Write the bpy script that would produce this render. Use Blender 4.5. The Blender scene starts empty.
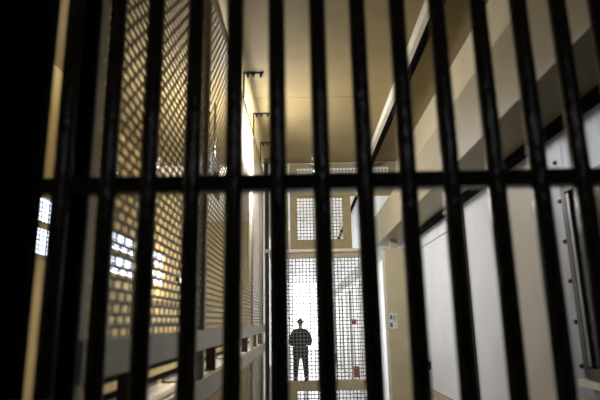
import bpy, bmesh, math, random
from mathutils import Vector, Matrix
random.seed(7)
S = bpy.context.scene
COL = S.collection
EYE = 1.70

# ------------------------------------------------------------------ materials
def new_mat(name):
    m = bpy.data.materials.new(name); m.use_nodes = True
    nt = m.node_tree; b = nt.nodes['Principled BSDF']
    return m, nt, b

def paint(name, col, rough=0.5, metal=0.0, var=0.12, scale=6.0, bump=0.08, bscale=60.0, stretch=(1, 1, 1), spec=0.5):
    m, nt, b = new_mat(name)
    N, L = nt.nodes, nt.links
    tc = N.new('ShaderNodeTexCoord'); mp = N.new('ShaderNodeMapping')
    mp.inputs['Scale'].default_value = stretch
    L.new(tc.outputs['Object'], mp.inputs['Vector'])
    n1 = N.new('ShaderNodeTexNoise'); n1.inputs['Scale'].default_value = scale; n1.inputs['Detail'].default_value = 5
    L.new(mp.outputs['Vector'], n1.inputs['Vector'])
    mr = N.new('ShaderNodeMapRange')
    mr.inputs['From Min'].default_value = 0.3; mr.inputs['From Max'].default_value = 0.7
    mr.inputs['To Min'].default_value = 1 - var; mr.inputs['To Max'].default_value = 1 + var * 0.5
    L.new(n1.outputs['Fac'], mr.inputs['Value'])
    mx = N.new('ShaderNodeVectorMath'); mx.operation = 'SCALE'
    mx.inputs[0].default_value = col
    L.new(mr.outputs['Result'], mx.inputs['Scale'])
    L.new(mx.outputs['Vector'], b.inputs['Base Color'])
    b.inputs['Roughness'].default_value = rough
    b.inputs['Metallic'].default_value = metal
    b.inputs['Specular IOR Level'].default_value = spec
    n2 = N.new('ShaderNodeTexNoise'); n2.inputs['Scale'].default_value = bscale; n2.inputs['Detail'].default_value = 3
    L.new(mp.outputs['Vector'], n2.inputs['Vector'])
    bp = N.new('ShaderNodeBump'); bp.inputs['Strength'].default_value = bump; bp.inputs['Distance'].default_value = 0.01
    L.new(n2.outputs['Fac'], bp.inputs['Height'])
    L.new(bp.outputs['Normal'], b.inputs['Normal'])
    return m

def glow(name, col, strength):
    m, nt, b = new_mat(name)
    N, L = nt.nodes, nt.links
    b.inputs['Base Color'].default_value = (0.8, 0.8, 0.8, 1)
    b.inputs['Emission Color'].default_value = (*col, 1)
    b.inputs['Emission Strength'].default_value = strength
    tc = N.new('ShaderNodeTexCoord'); n = N.new('ShaderNodeTexNoise'); n.inputs['Scale'].default_value = 3
    L.new(tc.outputs['Object'], n.inputs['Vector'])
    mr = N.new('ShaderNodeMapRange'); mr.inputs['To Min'].default_value = strength * 0.8; mr.inputs['To Max'].default_value = strength * 1.2
    L.new(n.outputs['Fac'], mr.inputs['Value']); L.new(mr.outputs['Result'], b.inputs['Emission Strength'])
    return m

M = {
    'bar':    paint('black_gloss_paint', (0.006, 0.0065, 0.007), 0.27, 0, 0.5, 20, 0.45, 90, (1, 1, 0.35)),
    'plate':  paint('black_plate_paint', (0.003, 0.003, 0.0035), 0.5, 0, 0.4, 14, 0.2, 70),
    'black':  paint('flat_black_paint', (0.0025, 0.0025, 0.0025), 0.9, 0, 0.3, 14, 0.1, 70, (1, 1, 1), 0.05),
    'upper':  paint('lamplit_cream_wall_paint', (0.50, 0.44, 0.31), 0.5, 0, 0.08, 3),  # cream, painted paler than the duct for lamplight on the upper wall
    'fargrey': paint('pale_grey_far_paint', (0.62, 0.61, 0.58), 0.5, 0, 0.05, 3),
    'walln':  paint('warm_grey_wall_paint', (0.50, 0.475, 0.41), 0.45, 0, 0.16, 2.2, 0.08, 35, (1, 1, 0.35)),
    'red':    paint('dark_red_paint', (0.5, 0.012, 0.012), 0.5, 0, 0.3, 9),
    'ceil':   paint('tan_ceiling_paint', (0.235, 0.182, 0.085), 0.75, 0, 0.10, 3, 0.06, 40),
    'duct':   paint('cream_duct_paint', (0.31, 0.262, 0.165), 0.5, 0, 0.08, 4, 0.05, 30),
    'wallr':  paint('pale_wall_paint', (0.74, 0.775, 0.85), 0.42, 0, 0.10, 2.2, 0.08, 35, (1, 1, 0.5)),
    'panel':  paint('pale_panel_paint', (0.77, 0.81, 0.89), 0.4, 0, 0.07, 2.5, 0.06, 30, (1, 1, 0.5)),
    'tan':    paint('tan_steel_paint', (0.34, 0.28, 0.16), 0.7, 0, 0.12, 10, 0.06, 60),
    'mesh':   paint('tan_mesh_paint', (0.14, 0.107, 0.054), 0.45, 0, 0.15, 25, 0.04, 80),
    'rail':   paint('grey_beige_rail_paint', (0.42, 0.39, 0.33), 0.42, 0, 0.14, 8, 0.06, 60),
    'beige':  paint('beige_steel_paint', (0.50, 0.43, 0.30), 0.5, 0, 0.08, 8, 0.05, 50),
    'box':    paint('olive_beige_paint', (0.56, 0.50, 0.34), 0.5, 0, 0.08, 5, 0.05, 50),
    'brown':  paint('dark_brown_paint', (0.05, 0.032, 0.018), 0.5, 0, 0.2, 12),
    'gmesh':  paint('grey_gate_wire', (0.21, 0.205, 0.20), 0.5, 0.0, 0.2, 20),
    'yellow': paint('yellow_wall_paint', (0.46, 0.36, 0.165), 0.6, 0, 0.18, 2.0, 0.06, 30),
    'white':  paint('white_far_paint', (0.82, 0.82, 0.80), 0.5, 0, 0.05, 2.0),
    'whitep': paint('white_raceway_paint', (0.72, 0.69, 0.60), 0.45, 0, 0.08, 9),
    'floor':  paint('polished_grey_floor', (0.55, 0.55, 0.54), 0.25, 0, 0.10, 3, 0.03, 20),
    'steel':  paint('bluish_steel', (0.34, 0.37, 0.44), 0.5, 0.25, 0.18, 9, 0.12, 45, (1, 1, 0.3)),
    'bolt':   paint('dark_bolt_steel', (0.03, 0.03, 0.03), 0.4, 0.6, 0.2, 30),
    'frame':  paint('dark_grey_frame', (0.035, 0.035, 0.038), 0.4, 0.3, 0.2, 20),
    'chrome': paint('bright_trim_steel', (0.20, 0.21, 0.25), 0.4, 0.6, 0.1, 20),
    'dglass': paint('dark_glass', (0.004, 0.004, 0.005), 0.12, 0, 0.1, 5, 0.01, 10),
    'paper':  paint('white_paper', (0.8, 0.82, 0.84), 0.7, 0, 0.04, 20),
    'ink':    paint('blue_grey_ink', (0.10, 0.14, 0.22), 0.7, 0, 0.1, 20),
    'seam':   paint('dark_seam', (0.02, 0.018, 0.015), 0.7, 0, 0.1, 20),
    'redbox': paint('bright_red_paint', (0.22, 0.012, 0.018), 0.45, 0, 0.15, 12),
    'skin':   paint('skin', (0.42, 0.27, 0.20), 0.55, 0, 0.08, 30),
    'shirt':  paint('dark_grey_uniform_shirt', (0.012, 0.013, 0.015), 0.9, 0, 0.25, 40),
    'trous':  paint('dark_olive_trousers', (0.013, 0.012, 0.009), 0.9, 0, 0.25, 40),
    'leather':paint('black_leather', (0.006, 0.006, 0.006), 0.45, 0, 0.2, 40),
    'hair':   paint('grey_hair', (0.03, 0.026, 0.022), 0.7, 0, 0.2, 60),
    'eye':    paint('eye_dark', (0.01, 0.008, 0.006), 0.2, 0, 0.1, 60),
}
M['daylight'] = glow('daylight_pane', (0.68, 0.80, 1.0), 5.0)
M['daylight_far'] = glow('far_daylight_pane', (0.95, 0.97, 1.0), 3.8)
M['lens'] = glow('lamp_lens', (1.0, 0.90, 0.70), 3.0)

# ------------------------------------------------------------------ mesh builder
class MB:
    def __init__(s): s.bm = bmesh.new(); s.mats = []
    def mi(s, m):
        if m is None: return 0
        if m not in s.mats: s.mats.append(m)
        return s.mats.index(m)
    def box(s, x0, x1, y0, y1, z0, z1, m=None):
        i = s.mi(m)
        v = [s.bm.verts.new(c) for c in ((x0,y0,z0),(x1,y0,z0),(x1,y1,z0),(x0,y1,z0),(x0,y0,z1),(x1,y0,z1),(x1,y1,z1),(x0,y1,z1))]
        for f in ((3,2,1,0),(4,5,6,7),(0,1,5,4),(1,2,6,5),(2,3,7,6),(3,0,4,7)):
            fc = s.bm.faces.new([v[k] for k in f]); fc.material_index = i
        return s
    def tube(s, p0, p1, r0, r1=None, n=16, m=None):
        i = s.mi(m); r1 = r0 if r1 is None else r1
        p0, p1 = Vector(p0), Vector(p1); d = (p1 - p0).normalized()
        u = d.orthogonal().normalized(); w = d.cross(u)
        a = [s.bm.verts.new(p0 + (u*math.cos(2*math.pi*k/n) + w*math.sin(2*math.pi*k/n))*r0) for k in range(n)]
        b = [s.bm.verts.new(p1 + (u*math.cos(2*math.pi*k/n) + w*math.sin(2*math.pi*k/n))*r1) for k in range(n)]
        for k in range(n):
            f = s.bm.faces.new((a[k], a[(k+1) % n], b[(k+1) % n], b[k])); f.material_index = i; f.smooth = True
        s.bm.faces.new(a[::-1]).material_index = i; s.bm.faces.new(b).material_index = i
        return s
    def ball(s, c, r, sc=(1, 1, 1), seg=16, m=None):
        i = s.mi(m)
        res = bmesh.ops.create_uvsphere(s.bm, u_segments=seg, v_segments=seg//2, radius=r,
            matrix=Matrix.Translation(c) @ Matrix.Diagonal((*sc, 1)))
        fs = set()
        for v in res['verts']: fs.update(v.link_faces)
        for f in fs: f.material_index = i; f.smooth = True
        return s
    def build(s, name, mat, parent=None, bevel=0.0):
        me = bpy.data.meshes.new(name); bmesh.ops.recalc_face_normals(s.bm, faces=s.bm.faces)
        s.bm.to_mesh(me); s.bm.free()
        ms = s.mats if s.mats else [mat]
        for m in ms: me.materials.append(m)
        o = bpy.data.objects.new(name, me); COL.objects.link(o)
        if parent:
            o.parent = parent
            o.location = -parent.location if parent.type == 'EMPTY' and parent.parent is None else (0, 0, 0)
        if bevel:
            b = o.modifiers.new('bevel', 'BEVEL'); b.width = bevel; b.segments = 2; b.limit_method = 'ANGLE'
        return o

def tag(o, label=None, cat=None, group=None, kind=None):
    if label: o['label'] = label
    if cat: o['category'] = cat
    if group: o['group'] = group
    if kind: o['kind'] = kind
    return o

def thing(name, loc, label, cat, group=None):
    e = bpy.data.objects.new(name, None); COL.objects.link(e); e.location = loc
    e.empty_display_size = 0.1
    return tag(e, label, cat, group)

def box(name, mat, x0, x1, y0, y1, z0, z1, parent=None, bevel=0.0):
    return MB().box(x0, x1, y0, y1, z0, z1).build(name, mat, parent, bevel)

def struct(name, mb, mat, bevel=0.0, label=None):
    o = mb.build(name, mat, None, bevel); tag(o, label, None, None, 'structure'); return o

# ------------------------------------------------------------------ setting
XW, XL, XB = 1.43, -0.53, -2.2      # right wall, cage partition, rear wall behind the cage
CE = 4.0
struct('floor', MB().box(XB-0.2, XW+0.2, -2.0, 31.2, -0.15, 0), M['floor'])
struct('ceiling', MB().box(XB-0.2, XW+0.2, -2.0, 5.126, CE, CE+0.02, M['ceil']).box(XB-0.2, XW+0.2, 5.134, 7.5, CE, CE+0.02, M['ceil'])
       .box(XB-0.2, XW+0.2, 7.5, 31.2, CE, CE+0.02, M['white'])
       .box(XB-0.2, XW+0.2, -2.0, 31.2, CE+0.02, CE+0.2, M['seam']), None)
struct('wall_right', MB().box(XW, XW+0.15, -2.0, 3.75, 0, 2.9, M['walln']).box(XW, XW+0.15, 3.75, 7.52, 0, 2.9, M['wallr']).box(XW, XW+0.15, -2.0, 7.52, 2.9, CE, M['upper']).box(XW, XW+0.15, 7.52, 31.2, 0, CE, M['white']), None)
struct('wall_near', MB().box(XB-0.2, XW+0.2, -2.15, -2.0, 0, CE), M['plate'])
struct('wall_far', MB().box(XB-0.2, XW+0.2, 31.0, 31.15, 0, CE), M['white'])
# wall behind the mesh cage, with a band of daylight windows
WZ0, WZ1 = 2.25, 2.80
WINS = [(3.6, 4.9), (5.7, 6.9), (7.4, 8.4)]
wl = MB().box(XB-0.15, XB, -2.0, 12.0, 0, WZ0).box(XB-0.15, XB, -2.0, 12.0, WZ1, CE)
ys = [-2.0] + [v for w in WINS for v in w] + [12.0]
for k in range(0, len(ys), 2): wl.box(XB-0.15, XB, ys[k], ys[k+1], WZ0, WZ1)
struct('wall_left', wl, M['yellow'])
for k, (a, b) in enumerate(WINS):
    root = struct('window_%d' % (k+1), MB().box(XB-0.05, XB-0.03, a, b, WZ0, WZ1), M['daylight'])
    fr = MB()
    fr.box(XB-0.03, XB+0.008, a, b, WZ0, WZ0+0.03).box(XB-0.03, XB+0.008, a, b, WZ1-0.03, WZ1)
    fr.box(XB-0.03, XB+0.008, a, a+0.03, WZ0, WZ1).box(XB-0.03, XB+0.008, b-0.03, b, WZ0, WZ1)
    fr.box(XB-0.03, XB-0.005, a, b, WZ0+0.26, WZ0+0.31)
    fr.build('window_frame', M['tan'], root)
    g = MB(); n = int((b-a)/0.06)
    for i in range(1, n): g.box(XB-0.024, XB-0.020, a+i*0.06-0.005, a+i*0.06+0.005, WZ0+0.03, WZ1-0.03)
    for i in range(1, 13): g.box(XB-0.020, XB-0.016, a+0.03, b-0.03, WZ0+i*0.04-0.004, WZ0+i*0.04+0.004)
    g.build('wire_guard', M['frame'], root)
# partition beyond the mesh gate, with tall windows on the left of the far corridor
XF = -0.62
FW = [(9.0, 11.0), (12.5, 14.5), (16.5, 19.0), (21.0, 24.0), (26.0, 29.0)]
wd = MB().box(XF-0.15, XF, 7.6, 31.0, 0, 0.9).box(XF-0.15, XF, 7.6, 31.0, 3.3, CE)
ys = [7.6] + [v for w in FW for v in w] + [31.0]
for k in range(0, len(ys), 2): wd.box(XF-0.15, XF, ys[k], ys[k+1], 0.9, 3.3)
struct('wall_inner', wd, M['white'])
for k, (a, b) in enumerate(FW):
    root = struct('window_%d' % (k+4), MB().box(XF-0.10, XF-0.08, a, b, 0.9, 3.3), M['daylight_far'])
    MB().box(XF-0.08, XF-0.02, a, a+0.05, 0.9, 3.3).box(XF-0.08, XF-0.02, b-0.05, b, 0.9, 3.3).box(XF-0.08, XF-0.02, (a+b)/2-0.02, (a+b)/2+0.02, 0.9, 3.3).build('window_frame', M['white'], root)
root = struct('window_9', MB().box(-0.6, 1.4, 30.95, 30.98, 0.05, 3.93), M['daylight_far'])
MB().box(-0.62, -0.56, 30.9, 31, 0, 4.0).box(1.36, 1.43, 30.9, 31, 0, 4.0).box(-0.6, 1.4, 30.9, 31, 0, 0.06).box(-0.6, 1.4, 30.9, 31, 3.92, 4.0).box(0.37, 0.43, 30.9, 31, 0, 3.93).build('window_frame', M['white'], root)
struct('wall_end', MB().box(XB, XF-0.15, 12.0, 12.15, 0, CE), M['yellow'])

# boxed duct along the top of the right wall (two sections meeting at a joint)
DX, DZ0, DZ1 = 1.074, 2.735, 3.16
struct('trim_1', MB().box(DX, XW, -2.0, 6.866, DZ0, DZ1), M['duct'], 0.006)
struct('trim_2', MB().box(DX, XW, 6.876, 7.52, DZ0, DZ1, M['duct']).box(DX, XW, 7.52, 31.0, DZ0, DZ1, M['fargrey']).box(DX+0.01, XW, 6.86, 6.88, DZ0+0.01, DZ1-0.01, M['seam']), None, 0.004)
# solid black strip painted in for the shadow gap under the duct
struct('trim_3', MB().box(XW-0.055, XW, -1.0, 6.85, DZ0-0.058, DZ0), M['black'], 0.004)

# ------------------------------------------------------------------ barred gate in front
GY = 1.195
bg = thing('barred_gate', (0, GY, 0), 'black steel gate of round upright bars and one flat crossbar across the whole foreground', 'gate')
xs = [-0.566, -0.457, -0.360, -0.257, -0.158, -0.053, 0.051, 0.153, 0.255, 0.357, 0.463, 0.566, 0.666, 0.768, 0.87, 0.97, 1.07, 1.17, 1.27]
for x in xs:
    MB().tube((x, GY, 0.06), (x, GY, 3.4), 0.0215, n=24).build('bar', M['bar'], bg)
box('crossbar', M['bar'], -0.95, 1.36, GY-0.010, GY+0.030, 2.001, 2.041, bg, 0.004)
box('crossbar', M['bar'], -0.95, 1.36, GY-0.008, GY+0.028, 0.55, 0.586, bg, 0.004)
box('top_rail', M['bar'], -0.95, 1.42, GY-0.02, GY+0.03, 3.4, 3.46, bg, 0.004)
box('bottom_rail', M['bar'], -0.95, 1.42, GY-0.02, GY+0.03, 0.0, 0.06, bg, 0.004)
box('stile', M['black'], -0.570, -0.524, GY+0.03, GY+0.06, 0.0, 3.46, bg, 0.003)
box('stile', M['black'], 1.36, 1.42, GY-0.02, GY+0.03, 0.06, 3.4, bg, 0.003)
box('jamb_plate', M['black'], -0.98, -0.618, GY-0.02, GY+0.02, 0.0, 3.46, bg, 0.003)
lp = box('red_glow_plate', M['red'], -0.95, -0.535, GY-0.05, GY-0.021, 1.28, 1.545, bg, 0.004)  # red plate put in to give the faint red glow at lower left
lp['label'] = 'dark red plate standing in for a faint red glow'

# ------------------------------------------------------------------ mesh cage on the left
cage = thing('mesh_partition', (XL, 1.3, 0), 'tan painted expanded-metal cage wall running along the left of the corridor', 'partition')
posts = [1.28, 2.86, 4.25, 5.62, 7.08]
for y in posts:
    box('post', M['rail'], XL-0.033, XL+0.006, y-0.022, y+0.022, 0, 3.77, cage, 0.003)
box('top_rail', M['tan'], XL-0.03, XL+0.012, 1.26, 7.3, 3.73, 3.775, cage, 0.003)
box('middle_rail', M['rail'], XL-0.004, XL+0.016, 1.262, 7.3, 1.565, 1.665, cage, 0.003)
box('lower_rail', M['rail'], XL-0.004, XL+0.016, 1.262, 7.3, 1.315, 1.42, cage, 0.003)
box('bottom_rail', M['tan'], XL-0.03, XL+0.006, 1.26, 7.3, 0, 0.08, cage, 0.003)

def lattice(x, y0, y1, z0, z1, cw=0.072, ch=0.034, w=0.0125, v=0.016, t=0.0016):
    # pressed lattice: level strands with staggered upright links between them
    mb = MB()
    n = max(1, round((z1-z0)/ch)); dz = (z1-z0)/n
    for k in range(n+1):
        z = z0 + k*dz
        mb.box(x-t, x+t, y0, y1, z-w/2, z+w/2)
        if k < n:
            y = y0 + (cw/2 if k % 2 else cw)
            while y < y1 - v:
                mb.box(x-t*0.8, x+t*0.8, y-v/2, y+v/2, z+w/2, z+dz-w/2)
                y += cw
    return mb
for a, b in zip(posts[:-1], posts[1:]):
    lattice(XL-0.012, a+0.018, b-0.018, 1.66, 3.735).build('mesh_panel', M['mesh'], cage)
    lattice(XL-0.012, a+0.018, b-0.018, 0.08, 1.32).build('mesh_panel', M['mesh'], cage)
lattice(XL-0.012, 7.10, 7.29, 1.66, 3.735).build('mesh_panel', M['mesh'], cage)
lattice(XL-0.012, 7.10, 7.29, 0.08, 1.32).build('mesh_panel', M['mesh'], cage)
for y in (1.75, 2.62, 3.30, 4.25, 5.18, 6.18, 6.95):
    box('slot_divider', M['brown'], XL-0.06, XL-0.005, y-0.02, y+0.02, 1.42, 1.565, cage, 0.002)
for a, b in ((1.32, 1.72), (1.80, 2.58), (2.68, 3.25), (3.36, 4.2), (4.32, 5.12), (5.24, 6.12), (6.24, 6.9)):
    MB().box(XL-0.16, XL-0.01, a, b, 1.418, 1.426).box(XL-0.165, XL-0.157, a, b, 1.418, 1.455).build('slot_tray', M['rail'], cage)
for z in (1.475, 1.53):
    MB().tube((XL-0.10, 1.3, z), (XL-0.10, 7.2, z), 0.012, n=10).build('slot_bar', M['brown'], cage)
for y in (4.55, 5.53, 6.52, 7.24):
    mb = MB()
    mb.box(XL+0.010, XL+0.024, y-0.007, y+0.007, 3.74, 3.99).box(XL+0.008, XL+0.20, y-0.012, y+0.012, 3.984, 4.0)
    br = mb.build('ceiling_bracket', M['frame'], cage)
    for x in (XL+0.05, XL+0.105, XL+0.175):
        MB().tube((x, y, 3.984), (x, y, 3.955), 0.014, n=8).build('bolt', M['bolt'], br)

# ------------------------------------------------------------------ cell front behind the mesh
cf = thing('cell_front', (-1.35, 3, 0), 'cell front of flat horizontal bars standing in the dim space behind the left mesh', 'bars')
for k in range(9):
    z = 0.35 + k*0.19
    box('bar', M['tan'], -1.36, -1.345, 3.2, 11.5, z, z+0.04, cf)
for y in (3.2, 4.3, 7.3, 9.6, 11.5):
    box('post', M['tan'], -1.38, -1.325, y-0.03, y+0.03, 0, 2.05, cf)

# ------------------------------------------------------------------ lamps
def bulkhead(name, x, y, z, label, sx, watts, col, r=0.1):
    t = thing(name, (x, y, z), label, 'lamp', 'bulkhead lamps behind the mesh')
    MB().box(x-0.12*sx-0.01, x-0.12*sx+0.01, y-0.32, y+0.32, z-0.20, z+0.20).box(x-0.12, x-0.04, y-0.03, y+0.03, z-0.03, z+0.03).build('shade_plate', M['black'], t, 0.005)  # plate oversized and black, shaped to block the lamp's light on one side
    MB().ball((x, y, z), 0.085, (0.75, 1.35, 0.95)).build('lens', M['lens'], t)
    g = MB()
    for dy in (-0.07, 0, 0.07): g.box(x+0.068*sx-0.004, x+0.068*sx+0.004, y+dy-0.004, y+dy+0.004, z-0.09, z+0.09)
    g.box(x-0.05, x+0.072, y-0.15, y+0.15, z-0.105, z-0.097)
    g.build('guard', M['frame'], t)
    arm = MB().tube((x-0.12*sx, y, z+0.18), (x-0.12*sx, y, CE), 0.012, n=8).build('hanger', M['frame'], t)
    L = bpy.data.lights.new('lamp_light', 'POINT'); L.energy = watts; L.color = col; L.shadow_soft_size = r
    lo = bpy.data.objects.new('bulb', L); COL.objects.link(lo); lo.parent = t; lo.location = (0.13*sx, 0, 0.06)
    return t
bulkhead('bulkhead_lamp', -0.78, 5.25, 3.20, 'bright bulkhead lamp hung high behind the left mesh, nearest the ceiling glow', 1, 370, (1.0, 0.96, 0.90), 0.13)
bulkhead('bulkhead_lamp', -1.75, 2.6, 2.7, 'bulkhead lamp high at the near end behind the left mesh', -1, 9, (1.0, 0.80, 0.48))
bulkhead('bulkhead_lamp', -1.80, 8.0, 2.35, 'bulkhead lamp high at the far end behind the left mesh', -1, 48, (1.0, 0.80, 0.48))

nl = bpy.data.lights.new('bar_fill_light', 'AREA'); nl.shape = 'RECTANGLE'; nl.size = 0.25; nl.size_y = 1.2; nl.energy = 4.5; nl.color = (0.85, 0.92, 1.0)  # unseen fill light behind the camera, added for highlights on the bars
no = bpy.data.objects.new('bar_fill_light', nl); COL.objects.link(no); no.location = (0.45, -0.9, 3.9)

# ------------------------------------------------------------------ far mesh gate and screens
def square_mesh(x0, x1, z0, z1, y, p=0.049, w=0.0112, t=0.004):
    mb = MB()
    n = max(1, round((x1-x0)/p)); px = (x1-x0)/n
    for i in range(n+1):
        x = x0 + i*px; mb.box(x-w/2, x+w/2, y-t, y, z0, z1)
    n = max(1, round((z1-z0)/p)); pz = (z1-z0)/n
    for i in range(n+1):
        z = z0 + i*pz; mb.box(x0, x1, y, y+t, z-w/2, z+w/2)
    return mb
Y0, Y1, YM = 7.48, 7.53, 7.505
mg = thing('mesh_gate', (0.35, YM, 0), 'beige framed gate of square wire mesh closing the far end of the corridor', 'gate')
box('stile', M['beige'], -0.44, -0.24, Y0, Y1, 0, 2.58, mg, 0.004)
box('stile', M['beige'], 0.91, 1.07, Y0, Y1, 0, 2.58, mg, 0.004)
box('header', M['beige'], -0.46, 1.07, Y0-0.01, Y1, 2.58, 2.70, mg, 0.004)
box('header_lip', M['whitep'], -0.46, 1.07, Y0-0.05, Y0-0.01, 2.655, 2.70, mg, 0.003)
box('middle_rail', M['box'], -0.24, 0.91, Y0-0.01, Y1, 0.775, 0.905, mg, 0.004)
box('bottom_rail', M['box'], -0.24, 0.91, Y0, Y1, 0.0, 0.12, mg, 0.004)
box('lock_panel', M['box'], -0.24, -0.10, Y0, Y1, 0.12, 0.775, mg, 0.003)
square_mesh(-0.24, 0.91, 0.905, 2.58, YM).build('mesh_panel', M['gmesh'], mg)
square_mesh(-0.10, 0.91, 0.12, 0.775, YM).build('mesh_panel', M['gmesh'], mg)

ts = thing('transom_screen', (0.28, YM, 2.70), 'beige framed square mesh screen directly above the far gate', 'screen')
mb = MB().box(-0.16, -0.06, Y0, Y1, 2.70, 3.48).box(0.61, 0.73, Y0, Y1, 2.70, 3.48).box(-0.06, 0.61, Y0, Y1, 2.70, 2.84).box(-0.06, 0.61, Y0, Y1, 3.465, 3.48)
mb.build('screen_frame', M['tan'], ts, 0.003)
square_mesh(-0.06, 0.61, 2.84, 3.465, YM).build('mesh_panel', M['tan'], ts)
box('latch', M['whitep'], -0.185, -0.16, Y0-0.02, Y1, 2.72, 2.98, ts, 0.002)
us = thing('upper_screen', (0.6, YM, 3.48), 'long narrow mesh screen in a tan frame right under the ceiling', 'screen')
mb = MB().box(-0.16, 0.925, Y0, Y1, 3.925, 3.985).box(1.08, 1.42, Y0, Y1, 3.925, 3.985).box(-0.16, 1.42, Y0, Y1, 3.485, 3.60).box(-0.16, -0.06, Y0, Y1, 3.6, 3.925).box(1.32, 1.42, Y0, Y1, 3.6, 3.925)
mb.build('screen_frame', M['tan'], us, 0.003)
square_mesh(-0.06, 0.93, 3.60, 3.925, YM).build('mesh_panel', M['tan'], us)
square_mesh(1.08, 1.32, 3.60, 3.925, YM).build('mesh_panel', M['tan'], us)
fp = box('filler_panel', M['tan'], -0.44, -0.19, Y0+0.005, Y1, 2.705, 3.985, None, 0.003)
tag(fp, 'tall blank tan steel panel left of the mesh screens, over the gate stile', 'panel')
gp = thing('gate_post', (-0.505, 7.42, 0), 'slim dark brown round post between the left mesh and the far gate', 'post')
MB().tube((-0.495, 7.42, 0), (-0.495, 7.42, 3.99), 0.03, n=14).build('shaft', M['brown'], gp)
box('clamp', M['whitep'], -0.53, -0.462, 7.37, 7.455, 2.65, 2.70, gp, 0.003)

# ------------------------------------------------------------------ right side: pilaster, panel, window
pb = thing('pilaster', (1.26, 6.95, 0), 'olive beige steel pilaster standing against the right wall beside the far gate', 'pilaster')
box('body', M['box'], 1.10, 1.425, 6.90, 7.05, 0, 2.62, pb, 0.006)
box('edge_strip', M['whitep'], 1.07, 1.10, 6.905, 6.99, 0, 2.60, pb, 0.002)
box('hanger', M['beige'], 1.19, 1.28, 6.93, 7.02, 2.62, DZ0, pb, 0.003)
box('trim_4', M['whitep'], XW-0.012, XW, 6.78, 6.875, 0, 2.60, None, 0.002)['kind'] = 'structure'
nt_ = thing('notice', (1.165, 6.898, 1.68), 'small white printed notice with two blue grey blocks stuck on the pilaster', 'notice')
sh_ = box('sheet', M['paper'], 1.112, 1.212, 6.896, 6.899, 1.585, 1.775, nt_)
mb = MB()
for (a, b, c, d) in ((1.120, 1.148, 1.70, 1.755), (1.158, 1.166, 1.69, 1.755), (1.174, 1.182, 1.69, 1.755), (1.194, 1.202, 1.69, 1.75), (1.120, 1.150, 1.60, 1.66), (1.165, 1.205, 1.672, 1.678), (1.17, 1.20, 1.615, 1.62)):
    mb.box(a, b, 6.8945, 6.8965, c, d)
mb.build('print', M['ink'], sh_)

ap = thing('access_panel', (XW, 5.4, 0.93), 'large flush white access panel with dark seams set in the right wall', 'panel')
box('seam_frame', M['seam'], XW-0.004, XW, 4.60, 6.20, 0.925, 2.53, ap)
box('panel_leaf', M['panel'], XW-0.016, XW-0.003, 4.615, 6.185, 0.94, 2.515, ap, 0.003)
box('sill', M['beige'], XW-0.03, XW, 4.55, 6.25, 0.86, 0.915, ap, 0.003)
h = MB().box(XW-0.045, XW-0.016, 6.07, 6.13, 1.15, 1.24).tube((XW-0.06, 6.10, 1.20), (XW-0.016, 6.10, 1.20), 0.012, n=10).build('handle', M['bolt'], ap, 0.002)
tag(h, 'dark handle')
sm = MB().box(XW-0.008, XW, 4.50, 4.515, 0.0, 2.68)
struct('trim_5', sm, M['seam'])

vw = thing('viewing_window', (XW, 2.4, 1.4), 'dark framed viewing window in a bolted steel surround at the right edge', 'window')
mb = MB().box(XW-0.012, XW, 2.71, 2.93, 1.30, 2.68).box(XW-0.012, XW, 1.35, 2.71, 2.38, 2.68).box(XW-0.012, XW, 1.35, 2.71, 1.20, 1.40)
mb.build('surround', M['steel'], vw, 0.003)
for z in (2.53, 2.31, 2.09, 1.88, 1.67, 1.45):
    MB().tube((XW-0.012, 2.79, z), (XW-0.024, 2.79, z), 0.013, 0.010, n=12).build('bolt', M['bolt'], vw)
mb = MB().box(XW-0.05, XW, 2.66, 2.71, 1.40, 2.38).box(XW-0.05, XW, 1.35, 1.40, 1.40, 2.38).box(XW-0.05, XW, 1.40, 2.66, 2.33, 2.38).box(XW-0.05, XW, 1.40, 2.66, 1.40, 1.45)
mb.build('window_frame', M['frame'], vw, 0.004)
box('trim_bead', M['chrome'], XW-0.056, XW-0.04, 2.615, 2.645, 1.46, 2.32, vw, 0.003)
box('glass', M['dglass'], XW-0.02, XW-0.012, 1.40, 2.66, 1.45, 2.33, vw)
box('sill', M['whitep'], XW-0.07, XW, 1.35, 2.74, 1.36, 1.395, vw, 0.003)
# wire stub and stains left of the steel surround
wc = MB()
pts = [(XW-0.015, 3.02, 1.96), (XW-0.04, 3.0, 1.93), (XW-0.05, 2.985, 1.89), (XW-0.035, 2.98, 1.86), (XW-0.012, 2.97, 1.85)]
for a, b in zip(pts[:-1], pts[1:]): wc.tube(a, b, 0.008, n=8)
tag(wc.build('hook', M['bolt'], None), 'small dark bent hook on the right wall beside the bolted surround', 'hook')

# conduits on the ceiling
tag(box('raceway', M['whitep'], 0.945, 0.99, -1.5, 30.5, 3.895, 3.995, None, 0.003), 'white square raceway running along the ceiling on the right', 'raceway')
tag(MB().tube((1.03, -1.5, 3.915), (1.03, 30.5, 3.915), 0.034, n=16).build('pipe', M['black'], None), 'black round pipe along the ceiling beside the white raceway', 'pipe')

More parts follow.
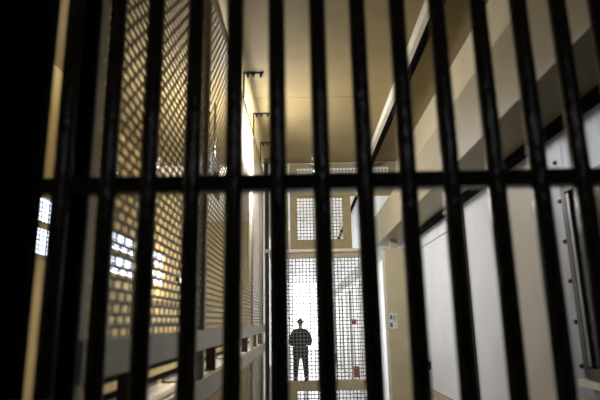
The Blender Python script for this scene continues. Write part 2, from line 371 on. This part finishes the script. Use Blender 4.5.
# ------------------------------------------------------------------ beyond the gate
def cell_door(k, y0, y1):
    d = struct('door_%d' % k, MB().box(XW-0.02, XW, y0, y1, 0, 2.5), M['white'])
    MB().box(XW-0.045, XW-0.005, y0-0.06, y0, 0, 2.56).box(XW-0.045, XW-0.005, y1, y1+0.06, 0, 2.56).box(XW-0.045, XW-0.005, y0, y1, 2.5, 2.56).build('door_frame', M['rail'], d)
cell_door(1, 12.2, 13.3); cell_door(2, 15.7, 16.7); cell_door(3, 19.2, 20.3); cell_door(4, 24, 25.2)
fx = [(14.3, 0.25, 0.24, 'red box low on the far right wall, nearest the gate'), (14.5, 1.58, 0.11, 'small red box at chest height on the far right wall'), (23.5, 0.0, 0.28, 'red box low on the far right wall, deepest down the corridor')]
for y, z, hh, lab in fx:
    t = thing('red_box', (XW, y, z), lab, 'box', 'red boxes on the far wall')
    box('case', M['redbox'], XW-0.13, XW, y-0.09, y+0.09, z, z+hh, t, 0.006)
    box('lid', M['redbox'], XW-0.14, XW, y-0.10, y+0.10, z+hh, z+hh+0.03, t, 0.004)
    MB().box(XW-0.139, XW-0.13, y-0.03, y+0.03, z+hh*0.4, z+hh*0.6).build('latch', M['chrome'], t)

# ------------------------------------------------------------------ the standing person
PX, PY = -0.085, 15.75
person = thing('person', (PX, PY, 0), 'person in dark uniform seen from behind, feet apart, elbows out, beyond the far gate', 'person')
person.rotation_euler = (0, 0, math.pi)
def skin(name, verts, edges, radii, mat, parent, sub=2, root=0):
    me = bpy.data.meshes.new(name); me.from_pydata([tuple(v) for v in verts], edges, []); me.update()
    o = bpy.data.objects.new(name, me); COL.objects.link(o); o.parent = parent
    me.materials.append(mat)
    o.modifiers.new('skin', 'SKIN').use_smooth_shade = True
    if not me.skin_vertices: me.attributes.new('skin', 'FLOAT', 'POINT')
    for i, r in enumerate(radii):
        sv = me.skin_vertices[0].data[i]
        sv.radius = r if isinstance(r, tuple) else (r, r); sv.use_root = (i == root)
    s = o.modifiers.new('sub', 'SUBSURF'); s.levels = sub; s.render_levels = sub
    return o
# body: pelvis 0, spine, chest, neck, head, arms, legs (faces the camera, -Y)
V = [(0,0,.93),(0,0,1.08),(0,0,1.24),(0,0.01,1.39),(0,0,1.49),(0,-.01,1.56),(0,-.015,1.65),(0,-.01,1.725)]
R = [(.12,.09),(.12,.085),(.14,.095),(.095,.07),(.058,.058),(.066,.074),(.084,.10),(.062,.078)]
E_ = [(i, i+1) for i in range(7)]
def add(ch, rads, start):
    prev = start
    for p, r in zip(ch, rads):
        V.append(p); R.append(r); E_.append((prev, len(V)-1)); prev = len(V)-1
    return prev
W = {}
for s in (-1, 1):
    add([(s*.19,0,1.41),(s*.28,.02,1.14),(s*.20,-.13,.985)], [.055,.045,.032], 3)
    W[s] = len(V)-1
    add([(s*.10,0,.86),(s*.135,-.01,.50),(s*.155,.015,.09)], [.092,.062,.042], 0)
    add([(s*.175,-.13,.035)], [.036], len(V)-1)
skin('body', V, E_, R, M['skin'], person)
# hands: palm with four fingers and thumb resting on the belt
for s in (-1, 1):
    hv = [(s*.20,-.13,.985),(s*.165,-.158,.965),(s*.135,-.168,.955)]; hr = [.028,(.030,.018),(.028,.016)]; he = [(0,1),(1,2)]
    for k, (dz, ln) in enumerate(((.030,.070),(.010,.078),(-.010,.072),(-.030,.058))):
        b = len(hv)
        hv += [(s*.128,-.170,.955+dz*.8),(s*(.128-ln*.5),-.176,.950+dz),(s*(.128-ln*.9),-.166,.940+dz)]
        hr += [.0095,.009,.0075]; he += [(2,b),(b,b+1),(b+1,b+2)]
    b = len(hv); hv += [(s*.16,-.165,.995),(s*.135,-.168,1.015)]; hr += [.011,.009]; he += [(1,b),(b,b+1)]
    skin('hand', hv, he, hr, M['skin'], person, 1)
# clothing
SV = [(0,0,.84),(0,0,1.08),(0,0,1.24),(0,.01,1.40),(0,.005,1.50)]; SR = [(.19,.145),(.195,.135),(.205,.145),(.13,.11),(.085,.08)]; SE = [(0,1),(1,2),(2,3),(3,4)]
for s in (-1, 1):
    b = len(SV); SV += [(s*.165,0,1.37),(s*.275,.02,1.14),(s*.222,-.10,1.015)]; SR += [.105,.108,.07]; SE += [(3,b),(b,b+1),(b+1,b+2)]
skin('shirt', SV, SE, SR, M['shirt'], person)
TV = [(0,0,1.02),(0,0,.88)]; TR = [(.17,.13),(.165,.13)]; TE = [(0,1)]
for s in (-1, 1):
    b = len(TV); TV += [(s*.105,0,.80),(s*.137,-.01,.50),(s*.157,.012,.12)]; TR += [.125,.095,.078]; TE += [(1,b),(b,b+1),(b+1,b+2)]
skin('trousers', TV, TE, TR, M['trous'], person)
def local(mb, name, mat, bevel=0.0):
    o = mb.build(name, mat, None, bevel); o.parent = person; return o
bt = bmesh.new(); mbx = MB()
ring = []
for z in (.93, .985):
    ring.append([mbx.bm.verts.new((.178*math.cos(2*math.pi*k/28), .142*math.sin(2*math.pi*k/28), z)) for k in range(28)])
for k in range(28): mbx.bm.faces.new((ring[0][k], ring[0][(k+1)%28], ring[1][(k+1)%28], ring[1][k]))
belt = local(mbx, 'duty_belt', M['leather'])
so = belt.modifiers.new('solid', 'SOLIDIFY'); so.thickness = 0.014
for s in (-1, 1):
    local(MB().box(min(s*.165, s*.235), max(s*.165, s*.235), -.05, .06, .76, .97), 'holster' if s > 0 else 'pouch', M['leather'], 0.02)
    local(MB().box(min(s*.09, s*.15), max(s*.09, s*.15), .10, .17, .86, .98), 'pouch', M['leather'], 0.015)
    skin('boot', [(s*.157,.03,.13),(s*.158,.02,.055),(s*.172,-.10,.042),(s*.182,-.175,.036)], [(0,1),(1,2),(2,3)], [.062,.058,.048,.036], M['leather'], person)
    local(MB().ball((s*.028,-.098,1.655), .011), 'eye', M['eye'])
    local(MB().ball((s*.082,-.005,1.645), .02, (.45,.8,1.5)), 'ear', M['skin'])
local(MB().ball((0,-.112,1.632), .016, (.8,1.1,1.5)), 'nose', M['skin'])
local(MB().ball((0,-.098,1.597), .018, (1.3,.4,.28)), 'mouth', M['redbox'])
local(MB().ball((0,.018,1.685), .092, (.96,1.1,1.0)), 'hair', M['hair'])

# ------------------------------------------------------------------ world, camera
w = bpy.data.worlds.new('world'); S.world = w; w.use_nodes = True
w.node_tree.nodes['Background'].inputs['Color'].default_value = (0.8, 0.85, 1, 1)
w.node_tree.nodes['Background'].inputs['Strength'].default_value = 0.02

cam = bpy.data.cameras.new('camera'); co = bpy.data.objects.new('camera', cam); COL.objects.link(co)
rot = Matrix(((0.9998196305, 0.0189439509, 0.0013539337), (0.0055949315, -0.2256622391, -0.9741895353), (-0.018149467, 0.9740213964, -0.2257275266)))
co.matrix_world = Matrix.Translation((0, 0, EYE)) @ rot.to_4x4()
cam.sensor_width = 36; cam.lens = 522.36/600*36
cam.clip_start = 0.05
cam.dof.use_dof = True; cam.dof.focus_distance = 9.0; cam.dof.aperture_fstop = 2.2
S.camera = co
S.view_settings.view_transform = 'Standard'; S.view_settings.look = 'None'
S.view_settings.exposure = 0.0; S.view_settings.gamma = 1.0
